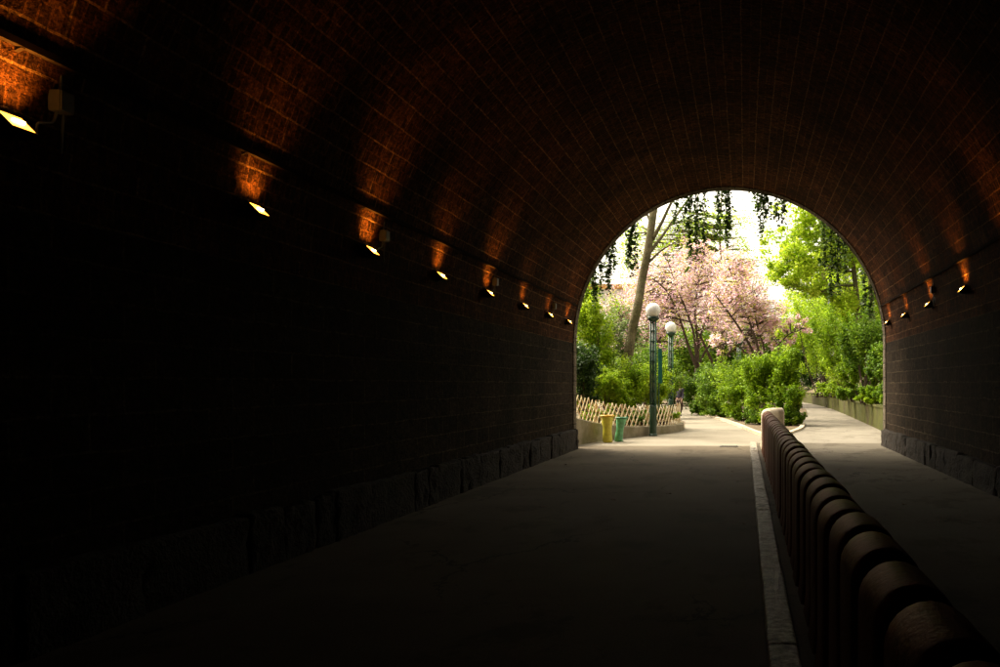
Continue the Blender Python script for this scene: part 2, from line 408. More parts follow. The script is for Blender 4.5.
# pale dressed stone ring of the portal, from y=YE to YF, slightly proud
def ring_fn(bm, uvl):
    r0 = R - .02; r1 = R + .55
    prof = [(CX - r0, -.1), (CX - r0, ZS)] + [(CX + r0*math.cos(PI - PI*i/48), ZS + r0*math.sin(PI - PI*i/48)) for i in range(1, 48)] + [(CX + r0, ZS), (CX + r0, -.1)]
    prof2 = [(CX - r1, -.1), (CX - r1, ZS)] + [(CX + r1*math.cos(PI - PI*i/48), ZS + r1*math.sin(PI - PI*i/48)) for i in range(1, 48)] + [(CX + r1, ZS), (CX + r1, -.1)]
    s = 0
    for i in range(len(prof)-1):
        a, b, c, d = prof[i], prof[i+1], prof2[i+1], prof2[i]
        L = math.hypot(b[0]-a[0], b[1]-a[1]); e = s + L
        uvquad(bm, uvl, [(a[0],YE,a[1]),(a[0],YF,a[1]),(b[0],YF,b[1]),(b[0],YE,b[1])], [(0,s),(.7,s),(.7,e),(0,e)])
        uvquad(bm, uvl, [(a[0],YF,a[1]),(d[0],YF,d[1]),(c[0],YF,c[1]),(b[0],YF,b[1])], [(.7,s),(1.3,s),(1.3,e),(.7,e)])
        uvquad(bm, uvl, [(a[0],YE,a[1]),(b[0],YE,b[1]),(c[0],YE,c[1]),(d[0],YE,d[1])], [(.7,s),(.7,e),(1.3,e),(1.3,s)])
        s = e
tpart('portal_ring', ring_fn, 'quoin')
def face_fn(bm, uvl):   # outside face of the bridge around the ring
    r1 = R + .55; top = 9.0; y = YF - .06
    pr = [(CX - r1, -.1), (CX - r1, ZS)] + [(CX + r1*math.cos(PI - PI*i/48), ZS + r1*math.sin(PI - PI*i/48)) for i in range(1, 48)] + [(CX + r1, ZS), (CX + r1, -.1)]
    uvq = lambda pts: uvquad(bm, uvl, [(p[0], y, p[1]) for p in pts], pts)
    uvq([(CX-16, -.1), (CX-16, top), (CX-r1, top), (CX-r1, -.1)]); uvq([(CX+r1, -.1), (CX+r1, top), (CX+16, top), (CX+16, -.1)])
    for a, b in zip(pr, pr[1:]):
        if abs(a[0]-b[0]) > 1e-5: uvq([a, (a[0], top), (b[0], top), b])
    # body of the bridge above and behind the face
    for q in ([(CX-16,y,top),(CX-16,YB,top),(CX+16,YB,top),(CX+16,y,top)], [(CX-16,YB,-.1),(CX-16,YB,top),(CX-16,y,top),(CX-16,y,-.1)], [(CX+16,y,-.1),(CX+16,y,top),(CX+16,YB,top),(CX+16,YB,-.1)]):
        uvquad(bm, uvl, q, [(p[0]+p[1], p[2]+p[1]) for p in q])
tpart('bridge_face', face_fn, 'wall')
def blocker_fn(bm, uvl):  # unseen wall added behind the camera to keep daylight out of the tunnel
    uvquad(bm, uvl, [(CX-16,YB,-.1),(CX+16,YB,-.1),(CX+16,YB,9),(CX-16,YB,9)], [(0,0),(32,0),(32,9),(0,9)])
tpart('rear_light_blocker', blocker_fn, 'wall')

# ------------------------------------------------------------------ ground
bm = bmesh.new(); g = 500
vs = [bm.verts.new(p) for p in ((-g,-g,-.012),(g,-g,-.012),(g,g,-.012),(-g,g,-.012))]; bm.faces.new(vs)
tag(from_bm('ground', bm, M['soil']), kind='structure')
def sheet(name, poly, z, mat):
    bm = bmesh.new(); bm.faces.new([bm.verts.new((p[0], p[1], z)) for p in poly])
    bmesh.ops.triangulate(bm, faces=bm.faces)
    o = from_bm(name, bm, mat); return tag(o, kind='structure')
KX0, KX1 = .13, .30
ZW = .085
sheet('road', [(XL-.02, YB), (KX0+.05, YB), (KX0+.05, 22.35), (XL-.02, 22.35)], 0, M['road'])
bm = bmesh.new(); prism(bm, [(KX1-.03, YB+.02), (XR+.02, YB+.02), (XR+.02, 22.2), (KX1-.03, 22.2)], -.1, ZW)
tag(from_bm('walkway', bm, M['walk']), kind='structure')
bm = bmesh.new(); y = -6.0; rs = random.Random(3)
kl = []
while y < 22.2:
    L = rs.uniform(1.4, 2.6); dz = rs.uniform(-.004, .006); dx = rs.uniform(-.006, .006)
    box(bm, (KX0+dx, y, -.05), (KX1+dx, min(y+L, 22.3)-.004, ZW+.025+dz), .018); y += L
ko = from_bm('kerb', bm, M['kerb'], None, False); tag(ko, kind='structure')
md = ko.modifiers.new('s', 'SUBSURF'); md.subdivision_type = 'SIMPLE'; md.levels = md.render_levels = 2
tx = bpy.data.textures.new('kerbrough', 'CLOUDS'); tx.noise_scale = .09
dm = ko.modifiers.new('d', 'DISPLACE'); dm.texture = tx; dm.strength = .02; dm.mid_level = .5
# outside: pale path on the left that curves away behind the planter, right path beside the mossy wall
G = lambda px, py: gnd(px, py)
sheet('path', [(-5.2,22.36), (.6,22.36), (.75,26.0), tuple(G(735,424.5))[:2], tuple(G(722,420))[:2], tuple(G(706,416))[:2], (-4.2,62), (-9,76), (-14,80), (-14,70), (-7.5,58), (-4.2,46), (-2.6,37), (-2.2,31), (-2.9,28), (-5.2,24)], -.004, M['path'])
W = lambda px, py: tuple(gnd(px, py, .02))[:2]
sheet('right_path', [(.62,22.21), (4.6,22.21), (4.75,27.5), (5.05,35), (5.6,49), (5.9,60), (5.7,80), (3.4,96), (2.6,96), (4.2,76), (3.9,55), (3.3,46), (2.6,39), (2.25,34.5), (1.95,31), (1.35,28), (.80,26.2)], .012, M['walk_out'])
# planted island between the two paths: soil and pale kerb
isl = [(.78,26.2), (1.35,27.6), (2.0,30.6), (2.3,34.3), (2.7,38.8), (3.4,46), (4.0,56), (2,70), (-2.5,60), (-3.1,51), (-2.3,46), (-1.1,39), (-.35,34), (.25,29)]
sheet('soil', isl, .03, M['soil'])
def ribbon(bm, pts, w, z0, z1, bev=.015):
    pts = [Vector((p[0], p[1], 0)) for p in pts]
    for a, b in zip(pts, pts[1:]):
        d = b-a; 
        if d.length < .05: continue
    L = []; Rr = []
    for i, p in enumerate(pts):
        d = (pts[min(i+1, len(pts)-1)] - pts[max(i-1, 0)]).normalized(); n = Vector((-d.y, d.x, 0))
        L.append(p + n*w/2); Rr.append(p - n*w/2)
    rows = [[bm.verts.new((q.x, q.y, z)) for q, z in zip(l4, zz)] for l4, zz in (((a, a, b, b), (z0, z1, z1, z0)) for a, b in zip(L, Rr))]
    for A, B in zip(rows, rows[1:]):
        for k in range(3): bm.faces.new((A[k], A[k+1], B[k+1], B[k]))
    bm.faces.new(rows[0]); bm.faces.new(rows[-1][::-1])
bm = bmesh.new()
ribbon(bm, smooth_line([(p[0], p[1], 0) for p in [(-3.1,51), (-2.3,46), (-1.1,39), (-.35,34), (.25,29), (.62,26.6), (.95,26.0), (1.4,27.5), (2.0,30.6), (2.35,34.3)]], 6), .16, -.02, .085)
tag(from_bm('kerb', bm, M['barrier_end']), kind='structure')

# ------------------------------------------------------------------ barrier
bar = thing('barrier', 'long waist-high ribbed red-brown barrier with rounded top, along the kerb between road and walkway', 'barrier', (.52, 10, 0))
BX, BW, BH = .535, .135, .985
def bprof(w, top, flare=0):
    p = [(-w-flare, .02), (-w-flare*.3, .12), (-w, .22)]
    for i in range(0, 13):
        a = PI - PI*i/12; p.append((w*math.cos(a), top - w + w*math.sin(a)))
    p += [(w, .22), (w+flare*.3, .12), (w+flare, .02)]
    return p
def extr(bm, stations):
    """stations: list of (centre xy, side vector, profile)"""
    rows = [[bm.verts.new((c[0]+sv[0]*u, c[1]+sv[1]*u, z)) for u, z in pr] for c, sv, pr in stations]
    for A, B in zip(rows, rows[1:]):
        for k in range(len(A)-1): bm.faces.new((A[k], A[k+1], B[k+1], B[k]))
    bm.faces.new(rows[0]); bm.faces.new(rows[-1][::-1])
BO = Vector((.52, 10, 0))
def bpart(name, bm, mat):
    bmesh.ops.translate(bm, verts=bm.verts, vec=-BO); return from_bm(name, bm, M[mat], bar, True)
bm = bmesh.new(); extr(bm, [((BX, .3), (1,0), bprof(BW-.04, BH-.04)), ((BX, 20.1), (1,0), bprof(BW-.04, BH-.04))]); bpart('core', bm, 'barrier_core')
y = .45; first = None; pl = .435; pitch = .54
while y + pl < 20.2:
    if first is None:
        bm = bmesh.new()
        extr(bm, [((0, t), (1,0), bprof(BW-dd, BH-dd, .03)) for t, dd in ((0,.035),(.012,.012),(.035,.002),(.05,0),(pl-.05,0),(pl-.035,.002),(pl-.012,.012),(pl,.035))])
        first = from_bm('panel', bm, M['barrier'], bar, True); o = first
    else:
        o = first.copy(); COL.objects.link(o); o.parent = bar
    o.location = Vector((BX + random.uniform(-.008,.008), y + random.uniform(-.012,.012), random.uniform(-.009,.007))) - BO; y += pitch
cl_ = smooth_line([(BX, 20.05, 0), (BX, 21.0, 0), (BX+.015, 21.8, 0), (BX+.09, 22.45, 0), (BX+.24, 22.85, 0), (BX+.45, 23.02, 0)], 7)
st = []
for i, p in enumerate(cl_):
    d = (cl_[min(i+1, len(cl_)-1)] - cl_[max(i-1, 0)]).normalized(); st.append(((p.x, p.y), (d.y, -d.x), bprof(BW-.002, BH-.002, .04)))
bm = bmesh.new(); extr(bm, st); bpart('end_piece', bm, 'barrier_end')

# ------------------------------------------------------------------ lights on the walls
def vx(z, side):      # wall surface x at height z
    h = max(0, z - ZS); w = math.sqrt(R*R - h*h); return CX + side*w
SODIUM = (1.0, .38, .04)
def make_flood():
    r = thing('floodlight', '', 'floodlight')
    # local: wall towards -x, tunnel towards +x, up z
    bm = bmesh.new()
    a = Vector((.05, 0, .10)); b = Vector((.155, 0, -.005)); n = Vector((.707, 0, .707))
    vs = []
    for p in (a, b, b - n*.02, b - n*.085 - Vector((.03,0,-.03)), a - n*.085 + Vector((.03,0,-.03)), a - n*.02):
        vs.append([bm.verts.new((p.x, s*.095, p.z)) for s in (-1, 1)])
    for i in range(6): j = (i+1) % 6; bm.faces.new((vs[i][0], vs[j][0], vs[j][1], vs[i][1]))
    bm.faces.new([v[0] for v in vs]); bm.faces.new([v[1] for v in vs][::-1])
    from_bm('housing', bm, M['housing'], r)
    bm = bmesh.new()
    q = [a.lerp(b, .1) + n*.004, a.lerp(b, .9) + n*.004]
    bm.faces.new([bm.verts.new(p) for p in ((q[0].x,-.08,q[0].z),(q[1].x,-.08,q[1].z),(q[1].x,.08,q[1].z),(q[0].x,.08,q[0].z))])
    gl = from_bm('glass', bm, M['glass'], r)
    bm = bmesh.new(); mid = a.lerp(b, .55) + n*.012; tube(bm, [mid + Vector((0,-.038,0)), mid + Vector((0,.038,0))], .011, 8); from_bm('bulb', bm, M['bulb'], r, True)
    bm = bmesh.new()
    for y0 in (-.095, .081): beam(bm, a + Vector((0, y0+.007, 0)) + n*.002, b + Vector((0, y0+.007, 0)) + n*.002, .010, .005, up=(0,1,0))
    beam(bm, a + Vector((0,-.08,0)) + n*.002, a + Vector((0,.08,0)) + n*.002, .008, .005); beam(bm, b + Vector((0,-.08,0)) + n*.002, b + Vector((0,.08,0)) + n*.002, .008, .005)
    from_bm('frame', bm, M['housing'], r)
    bm = bmesh.new(); tube(bm, [(-.02, -.115, .0), (.07, -.115, .0), (.085, -.10, .02)], .012, 6); tube(bm, [(-.02, .115, .0), (.07, .115, .0), (.085, .10, .02)], .012, 6)
    box(bm, (-.02, -.13, -.03), (.005, .13, .03))
    from_bm('bracket', bm, M['tray'], r)
    ld = bpy.data.lights.new('lamp', 'AREA'); ld.shape = 'RECTANGLE'; ld.size = .24; ld.size_y = .07; ld.energy = 1.0; ld.color = SODIUM; ld.spread = math.radians(85)
    lo = bpy.data.objects.new('lamp', ld); COL.objects.link(lo); lo.parent = r; lo.location = (.10, 0, .115)
    lo.rotation_euler = Vector((-.16, 0, 1)).to_track_quat('-Z', 'Y').to_euler()
    wd = bpy.data.lights.new('lamp_wash', 'SPOT'); wd.energy = 12; wd.color = SODIUM; wd.spot_size = math.radians(86); wd.spot_blend = .9; wd.shadow_soft_size = .05
    wo = bpy.data.objects.new('lamp_wash', wd); COL.objects.link(wo); wo.parent = r; wo.location = (.15, 0, .10)
    wo.rotation_euler = Vector((.12, 0, 1)).to_track_quat('-Z', 'Y').to_euler()
    return r
FL = make_flood()
used = []
ords = ['first','second','third','fourth','fifth','sixth','seventh','eighth','ninth']
def place_flood(side, y, label, power=1.0, rot=0):
    z = 3.06
    if not used: o = FL; kids = list(FL.children)
    else:
        o = FL.copy(); COL.objects.link(o)
        for c in FL.children:
            d = c.copy(); COL.objects.link(d); d.parent = o
            if d.type == 'LIGHT': d.data = c.data.copy()
    used.append(o)
    o['label'] = label; o['category'] = 'floodlight'; o['group'] = 'orange floodlights along the tunnel walls'
    o.location = (vx(z, side), y, z); o.rotation_euler = (0, 0, (0 if side < 0 else PI) + rot)
    for c in o.children:
        if c.type == 'LIGHT': c.data.energy = (.95 if c.data.type == 'AREA' else 5.4*random.uniform(.6, 1.25))*power
    return o
LY = [4.87, 7.30, 9.53, 11.72, 13.94, 16.18, 18.28, 20.25]
pw = [1.35, .6, .95, .6, .85, .3, .25, .6]
place_flood(-1, 2.5, 'orange floodlight on the left wall, nearest of its row and outside the picture', .8)
for i, y in enumerate(LY):
    k = len(LY) - i
    place_flood(-1, y, f'{ords[k-1]} orange wall floodlight counting from the portal along the left wall', pw[i], random.uniform(-.05, .05))
RY = [20.4, 18.25, 15.85, 13.35, 11.0]
for i, y in enumerate(RY):
    place_flood(1, y, f'{ords[i]} orange wall floodlight counting from the portal along the right wall', [.8,.6,1.0,1.0,1.2][i], random.uniform(-.05, .05))
for side, lab in ((-1, 'left'), (1, 'right')):
    z = 3.56; x = vx(z, side)
    o = thing('cable_tray', f'thin dark cable tray running along the {lab} tunnel wall above the floodlights', 'cable tray', (x, 10, z))
    bm = bmesh.new(); s = -side
    box(bm, (min(-.02*s, .038*s), -16, -.012), (max(-.02*s, .038*s), YE-10.1, .0)); box(bm, (min(.034*s, .038*s), -16, .0), (max(.034*s, .038*s), YE-10.1, .03))
    from_bm('tray', bm, M['tray'], o)
    bm = bmesh.new(); tube(bm, [(.02*s, -16, .012), (.02*s, YE-10.2, .012)], .010, 6); tube(bm, [(.004*s, -16, .010), (.004*s, YE-10.2, .010)], .008, 6)
    from_bm('cable', bm, M['housing'], o)
    bm = bmesh.new(); yy = -9.5
    beam(bm, (-.03*s, 0, -.045), (.032*s, 0, -.016), .03, .006)
    su = from_bm('support', bm, M['tray'], o); su.location.y = yy
    while yy + 1.1 < YE-10.2:
        yy += 1.1; d = su.copy(); COL.objects.link(d); d.parent = o; d.location.y = yy
for i, (side, y) in enumerate([(-1, 5.22), (-1, 9.9), (-1, 14.3), (-1, 18.7), (1, 15.5)]):
    z = 3.33; x = vx(z, side); s = -side
    labs = ['grey junction box under the cable tray beside the nearest left floodlight', 'grey junction box under the cable tray, second along the left wall', 'grey junction box under the cable tray, third along the left wall', 'grey junction box on the left wall, last before the portal', 'grey junction box under the cable tray on the right wall']
    o = thing('junction_box', labs[i], 'junction box', (x, y, z), 'junction boxes on the tunnel walls')
    bm = bmesh.new(); box(bm, (min(0, .075*s), -.055, -.06), (max(0, .075*s), .055, .07), .008); from_bm('housing', bm, M['box'], o)
    bm = bmesh.new(); box(bm, (min(.076*s, .084*s), -.05, -.055), (max(.076*s, .084*s), .05, .065), .003); from_bm('cover', bm, M['box'], o)
    bm = bmesh.new(); tube(bm, smooth_line([(.03*s, 0, .065), (.03*s, .01, .15), (.02*s, .0, .235)], 5), .009, 6)
    tube(bm, smooth_line([(.03*s, -.02, -.055), (.03*s, -.05, -.13), (.035*s, -.16, -.17), (.045*s, -.19, -.24)], 6), .008, 6)
    tube(bm, [(.03*s, .03, -.055), (.015*s, .03, -.3)], .008, 6)
    from_bm('cable', bm, M['box'], o)

# ------------------------------------------------------------------ planter, fence, bins
pw_pts = [(-4.9, 22.05, .78), (-4.5, 22.5, .74), (-4.08, 24.3, .50), (-3.55, 25.7, .36), (-3.0, 27.0, .30), (-2.45, 28.4, .26), (-2.2, 29.8, .25), (-2.3, 31.4, .25), (-2.9, 33.2, .25), (-4.0, 34.8, .25)]
pl_ = smooth_line(pw_pts, 6)
bm = bmesh.new(); rows = []
for i, p in enumerate(pl_):
    d = (pl_[min(i+1, len(pl_)-1)] - pl_[max(i-1, 0)]); d.z = 0; d.normalize(); n = Vector((-d.y, d.x, 0))
    h = p.z; c = Vector((p.x, p.y, 0))
    rows.append([bm.verts.new(c + n*u + Vector((0,0,z))) for u, z in ((0,-.1),(0,h-.03),(.03,h),(.22,h),(.25,h-.02),(.25,-.1))])
for A, B in zip(rows, rows[1:]):
    for k in range(5): bm.faces.new((A[k], A[k+1], B[k+1], B[k]))
bm.faces.new(rows[0]); bm.faces.new(rows[-1][::-1])
tag(from_bm('planter_wall', bm, M['planter']), 'low stained concrete planter wall curving out from the left side of the portal', 'planter wall')
soil_poly = []
for i, p in enumerate(pl_):
    d = (pl_[min(i+1, len(pl_)-1)] - pl_[max(i-1, 0)]); d.z = 0; d.normalize(); n = Vector((-d.y, d.x, 0))
    soil_poly.append((p.x + n.x*.24, p.y + n.y*.24, max(.15, p.z-.06)))
bm = bmesh.new(); bm.faces.new([bm.verts.new(p) for p in soil_poly + [(-14, 36, .3), (-14, 22.1, .7)]]); bmesh.ops.triangulate(bm, faces=bm.faces)
tag(from_bm('soil', bm, M['soil']), kind='structure')

fence = thing('lattice_fence', 'knee-high lattice fence of pale split wood slats on top of the planter', 'fence', (-3.4, 26, .3))
FO = Vector((-3.4, 26, .3))
fpts = []
for i, p in enumerate(pl_):
    d = (pl_[min(i+1, len(pl_)-1)] - pl_[max(i-1, 0)]); d.z = 0; d.normalize(); n = Vector((-d.y, d.x, 0))
    fpts.append(Vector((p.x, p.y, p.z-.05)) + Vector((n.x, n.y, 0))*.13)
seg = [0]
for a, b in zip(fpts, fpts[1:]): seg.append(seg[-1] + Vector((b.x-a.x, b.y-a.y)).length)
def along(s):
    s = max(0, min(seg[-1]-.01, s)); i = next(k for k in range(len(seg)-1) if seg[k+1] >= s); t = (s-seg[i])/(seg[i+1]-seg[i]+1e-9)
    return fpts[i].lerp(fpts[i+1], t)
S0, S1 = .75, next(s for s, p in zip(seg, fpts) if p.y > 31.6)
fh = .68
for nm, sg, mt, off in (('front_slats', 1, 'slat', 0), ('back_slats', -1, 'slat_dark', .022)):
    bm = bmesh.new(); s = S0
    while s < S1:
        j = random.uniform(-.02, .02); a = along(s - sg*.24 + j); b = along(s + sg*.24 + j); b = b + Vector((0,0,fh + random.uniform(-.03,.04)))
        nrm = Vector((b.y-a.y, -(b.x-a.x), 0)); nrm.normalize()
        a = a - nrm*off*sg; b = b - nrm*off*sg
        beam(bm, a - FO, b - FO, .038 if sg > 0 else .032, .014, up=nrm); s += .25
    o = from_bm(nm, bm, M[mt], fence)
s = S0
while s <= S1 + .01:
    bm = bmesh.new(); p = along(s) - FO; tube(bm, [p + Vector((-.03,.03,-.15)), p + Vector((-.03,.03,fh+.03))], .024, 8); from_bm('post', bm, M['slat_dark'], fence); s += (S1-S0)/6

def bag_bin(name, label, loc, ring, bag, w, h, lean):
    o = thing(name, label, 'litter bin', loc, 'litter bag bins by the planter')
    bm = bmesh.new()
    n = 24; prof = [(.50,.0), (.62,.015), (.72,.05), (.78,.14), (.70,.30), (.66,.45), (.74,.62), (.88,.78), (.97,.9), (1.0,.955)]
    rings = []
    for r, z in prof:
        rg = []
        for k in range(n):
            a = 2*PI*k/n; q = w*r*(1 + .06*math.sin(5*a + z*7) + .035*math.sin(9*a - z*11))
            rg.append(bm.verts.new((q*math.cos(a) + lean*z, q*.9*math.sin(a), z*h)))
        rings.append(rg)
    for A, B in zip(rings, rings[1:]):
        for k in range(n): bm.faces.new((A[k], A[(k+1)%n], B[(k+1)%n], B[k]))
    bm.faces.new(rings[0][::-1])
    from_bm('bag', bm, M[bag], o, True)
    bm = bmesh.new()
    lathe(bm, [(w*1.02, h*.93), (w*1.12, h*.935), (w*1.14, h*.975), (w*1.10, h*1.0), (w*.9, h*1.0), (w*.86, h*.96)], 28, (lean, 0, 0)); from_bm('rim', bm, M[ring], o, True)
    bm = bmesh.new(); tube(bm, [(lean*.3 - .02, w*1.05, 0), (lean-.0, w*1.05, h*.97)], .022, 8); box(bm, (-.12, w*.85, 0), (.12, w*1.25, .018)); from_bm('stand', bm, M[ring], o)
    return o
bag_bin('litter_bin', 'yellow bag litter bin with ochre rim standing against the planter wall', (-3.83, 23.65, -.004), 'ring_y', 'bag_y', .175, .77, 0)
bag_bin('litter_bin', 'green bag litter bin leaning beside the yellow bin', (-3.58, 24.0, -.004), 'ring_g', 'bag_g', .15, .70, .10)

# ------------------------------------------------------------------ street lamps
def make_lamp():
    o = thing('street_lamp', '', 'street lamp')
    bm = bmesh.new()
    lathe(bm, [(.135, 0), (.135, .05), (.115, .07), (.115, .90), (.12, .93), (.10, .97), (.06, 1.0)], 12); from_bm('pedestal', bm, M['post'], o)
    for sx, sy in ((-1,-1),(1,-1),(1,1),(-1,1)):
        bm = bmesh.new(); tube(bm, [(sx*.078, sy*.078, .96), (sx*.078, sy*.078, 3.62)], .026, 8)
        from_bm('tube', bm, M['post_lt'] if sx > 0 else M['post'], o, True)  # right-hand tubes take the lighter green
    for z in np.arange(1.05, 3.65, .32):
        bm = bmesh.new(); box(bm, (-.098, -.098, z), (.098, .098, z+.028)); from_bm('spacer', bm, M['post'], o)
    bm = bmesh.new(); tube(bm, [(0, 0, .95), (0, 0, 3.62)], .04, 10); from_bm('core', bm, M['post'], o, True)
    bm = bmesh.new(); lathe(bm, [(.11, 3.60), (.13, 3.63), (.17, 3.68), (.19, 3.72), (.15, 3.75), (.1, 3.77)], 16)
    for k in range(4):
        a = PI/4 + k*PI/2; tube(bm, [(.12*math.cos(a), .12*math.sin(a), 3.62), (.23*math.cos(a), .23*math.sin(a), 3.70), (.25*math.cos(a), .25*math.sin(a), 3.80)], .014, 6)
    from_bm('collar', bm, M['post'], o, True)
    bm = bmesh.new(); bmesh.ops.create_uvsphere(bm, u_segments=28, v_segments=18, radius=.235)
    bmesh.ops.translate(bm, verts=bm.verts, vec=(0, 0, 3.955)); from_bm('globe', bm, M['globe'], o, True)
    return o
lp = make_lamp()
lamps = [((-2.89, 26.75, -.004), 'dark green street lamp with white globe standing in front of the lattice fence'),
         ((-3.14, 36.0, 0), 'dark green globe street lamp standing behind the end of the lattice fence'),
         ((-.30, 43.0, .0), 'far green street lamp half hidden by pink blossom in the planted island')]
for i, (p, lb) in enumerate(lamps):
    if i == 0: o = lp
    else:
        o = lp.copy(); COL.objects.link(o)
        for c in lp.children: d = c.copy(); COL.objects.link(d); d.parent = o
    o.location = p; tag(o, lb, 'street lamp', 'green globe street lamps')
lamps_o = bpy.data.objects['street_lamp.001']; lamps_o.scale = (1, 1, 1.02)
# teal board on its own thin post behind the first lamp
o = thing('sign_board', 'narrow teal board on a post just behind the nearest street lamp', 'sign', (-2.84, 28.0, .2))
bm = bmesh.new(); box(bm, (-.02, -.015, 1.45), (.115, .015, 2.6), .006); from_bm('board', bm, M['teal'], o)
bm = bmesh.new(); tube(bm, [(0, .03, 0), (0, .03, 2.62)], .025, 8); from_bm('post', bm, M['post'], o)

# ------------------------------------------------------------------ mossy wall on the right
mw = smooth_line([(4.35, 22.02, .92), (4.62, 27.4, .89), (4.95, 34.5, .87), (5.5, 48.6, .87), (5.75, 58, .9), (5.6, 72, .95), (4.6, 86, .95), (2.6, 98, .95)], 6)
bm = bmesh.new(); rows = []
for i, p in enumerate(mw):
    d = (mw[min(i+1, len(mw)-1)] - mw[max(i-1, 0)]); d.z = 0; d.normalize(); n = Vector((d.y, -d.x, 0)); c = Vector((p.x, p.y, 0))
    rows.append([bm.verts.new(c + n*u + Vector((0,0,z))) for u, z in ((0,-.1),(0,p.z-.08),(-.03,p.z-.08),(-.03,p.z),(.3,p.z),(.3,-.1))])
for A, B in zip(rows, rows[1:]):
    for k in range(5): bm.faces.new((A[k], A[k+1], B[k+1], B[k]))
bm.faces.new(rows[0]); bm.faces.new(rows[-1][::-1])
tag(from_bm('retaining_wall', bm, M['moss']), 'low moss covered retaining wall along the right hand path', 'retaining wall')
bm = bmesh.new(); a = [(p.x+.28, p.y, p.z-.07) for p in mw]
rows = [[bm.verts.new(q), bm.verts.new((q[0]+3, q[1]+.5, q[2]+.9)), bm.verts.new((q[0]+14, q[1]+1, q[2]+3.2))] for q in a]
for A, B in zip(rows, rows[1:]):
    for k in range(2): bm.faces.new((A[k], A[k+1], B[k+1], B[k]))
tag(from_bm('bank', bm, M['soil'], None, True), kind='structure')

# ------------------------------------------------------------------ trees
def ell(px, py, d, rx, ry, rz): c = at(px, py, d); return (tuple(c), (rx, ry, rz))
def ln(*pts): return [(at(px, py, d), r) for px, py, d, r in pts]
# leaning tree in the planter
b0 = at(624, 385, 31.5); b0.z = .25
tree('leaning_tree', 'tall leaning olive-grey tree rising from the planter behind the fence',
     [(b0, .21)] + ln((628,360,31.5,.185), (632,332,31.7,.172), (638,305,31.6,.165), (642,280,31.9,.156), (647,255,31.8,.148), (653,215,32,.14), (660,160,32.5,.12), (668,60,33,.07)),
     [ln((652,240,31.9,.085), (662,222,31.6,.06), (670,205,31.4,.05), (684,180,31,.035), (700,130,30.8,.02)),
      ln((650,252,31.8,.075), (665,232,32.3,.05), (684,205,32.8,.04), (700,185,33,.03), (720,150,33.2,.02)),
      ln((649,262,31.8,.05), (662,250,31.5,.035), (676,242,31.2,.02)),
      ln((651,225,32,.05), (645,205,32.2,.035), (643,170,32.4,.02))],
     [ell(668, 80, 33, 3.0, 2.5, 2.4), ell(700, 130, 32, 1.8, 1.6, 1.0), ell(685, 215, 32.5, 1.3, 1.2, 1.0), ell(640, 225, 32.5, 1.0, 1.2, 1.3), ell(668, 245, 32.5, .9, 1.0, .8)], ['leaf_lime'], .085, 26, 110, 'bark', .3)
# cherries
def cherry(label, base, trunk, limbs, crowns, k, per=70, leaf=.12):
    return tree('cherry_tree', label, [(base, trunk[0][1]*1.15)] + trunk, limbs, crowns, ['blossom', 'blossom_leaf'], leaf, per, k, 'bark_d', .18, 'pink cherry trees beyond the portal', twig=.016)
D = 49.0
def far(rows, f): return [[(px, py, d*f, r*f) for px, py, d, r in rw] for rw in rows]
f1 = D/37.8
cherry('pink flowering cherry with dark forked trunk behind the two lamp posts', gnd(697, 385+1360/D),
       ln(*far([[(697,385,37.8,.12), (697,368,37.8,.11)]], f1)[0]),
       [ln(*r) for r in far([[(697,370,37.8,.08), (688,345,37.6,.065), (680,320,37.3,.055), (672,300,37,.045), (664,288,36.8,.035), (652,278,36.5,.02)],
        [(697,370,37.8,.07), (694,335,37.8,.055), (686,310,37.9,.05), (676,285,38,.04), (668,262,38,.025)],
        [(697,368,37.8,.08), (698,345,38,.065), (695,315,38.2,.05), (698,285,38.4,.04), (704,255,38.6,.025)],
        [(698,368,37.8,.06), (706,350,37.4,.05), (718,338,37,.04), (732,322,36.7,.025)],
        [(697,362,37.8,.055), (702,330,38.6,.045), (715,300,39.2,.035), (728,270,39.6,.025)]], f1)],
       [ell(668, 300, 48, 2.2, 2.4, 2.2), ell(700, 290, 49, 2.6, 2.6, 2.4), ell(645, 295, 50, 1.8, 2.0, 2.0), ell(718, 320, 48.5, 1.9, 2.0, 1.5), ell(682, 262, 49.5, 2.2, 2.0, 1.3), ell(722, 280, 50, 1.9, 1.9, 2.1), ell(702, 243, 49.5, 1.2, 1.4, .9)], 430, 30, .105)
cherry('pink flowering cherry with several dark leaning limbs in the planted island', gnd(764, 420),
       ln((764,392,39,.12), (763,372,39,.10)),
       [ln((763,376,39,.08), (752,350,38.7,.065), (742,332,38.4,.05), (728,312,38,.04), (716,296,37.8,.025)),
        ln((763,372,39,.08), (757,345,39,.065), (748,318,39.2,.05), (738,295,39.4,.035), (730,270,39.5,.02)),
        ln((763,374,39,.06), (764,350,39.3,.05), (757,325,39.6,.04), (752,300,39.8,.025)),
        ln((763,372,39,.06), (775,350,38.8,.045), (788,335,38.6,.03), (800,330,38.4,.02)),
        ln((762,376,39,.055), (745,352,38.2,.045), (728,343,37.8,.035), (712,350,37.4,.025))],
       [ell(735, 300, 38.5, 1.7, 1.6, 1.5), ell(760, 312, 39.5, 1.3, 1.5, 1.2), ell(787, 345, 38.6, .8, .8, .5), ell(774, 328, 38.8, .9, 1.0, .7), ell(738, 268, 39.5, 1.3, 1.4, 1.1), ell(722, 340, 37.6, .9, .8, .7), ell(739, 335, 37.4, .8, .6, .5), ell(795, 325, 39, 1.0, .9, .7)], 340, 30, .095)
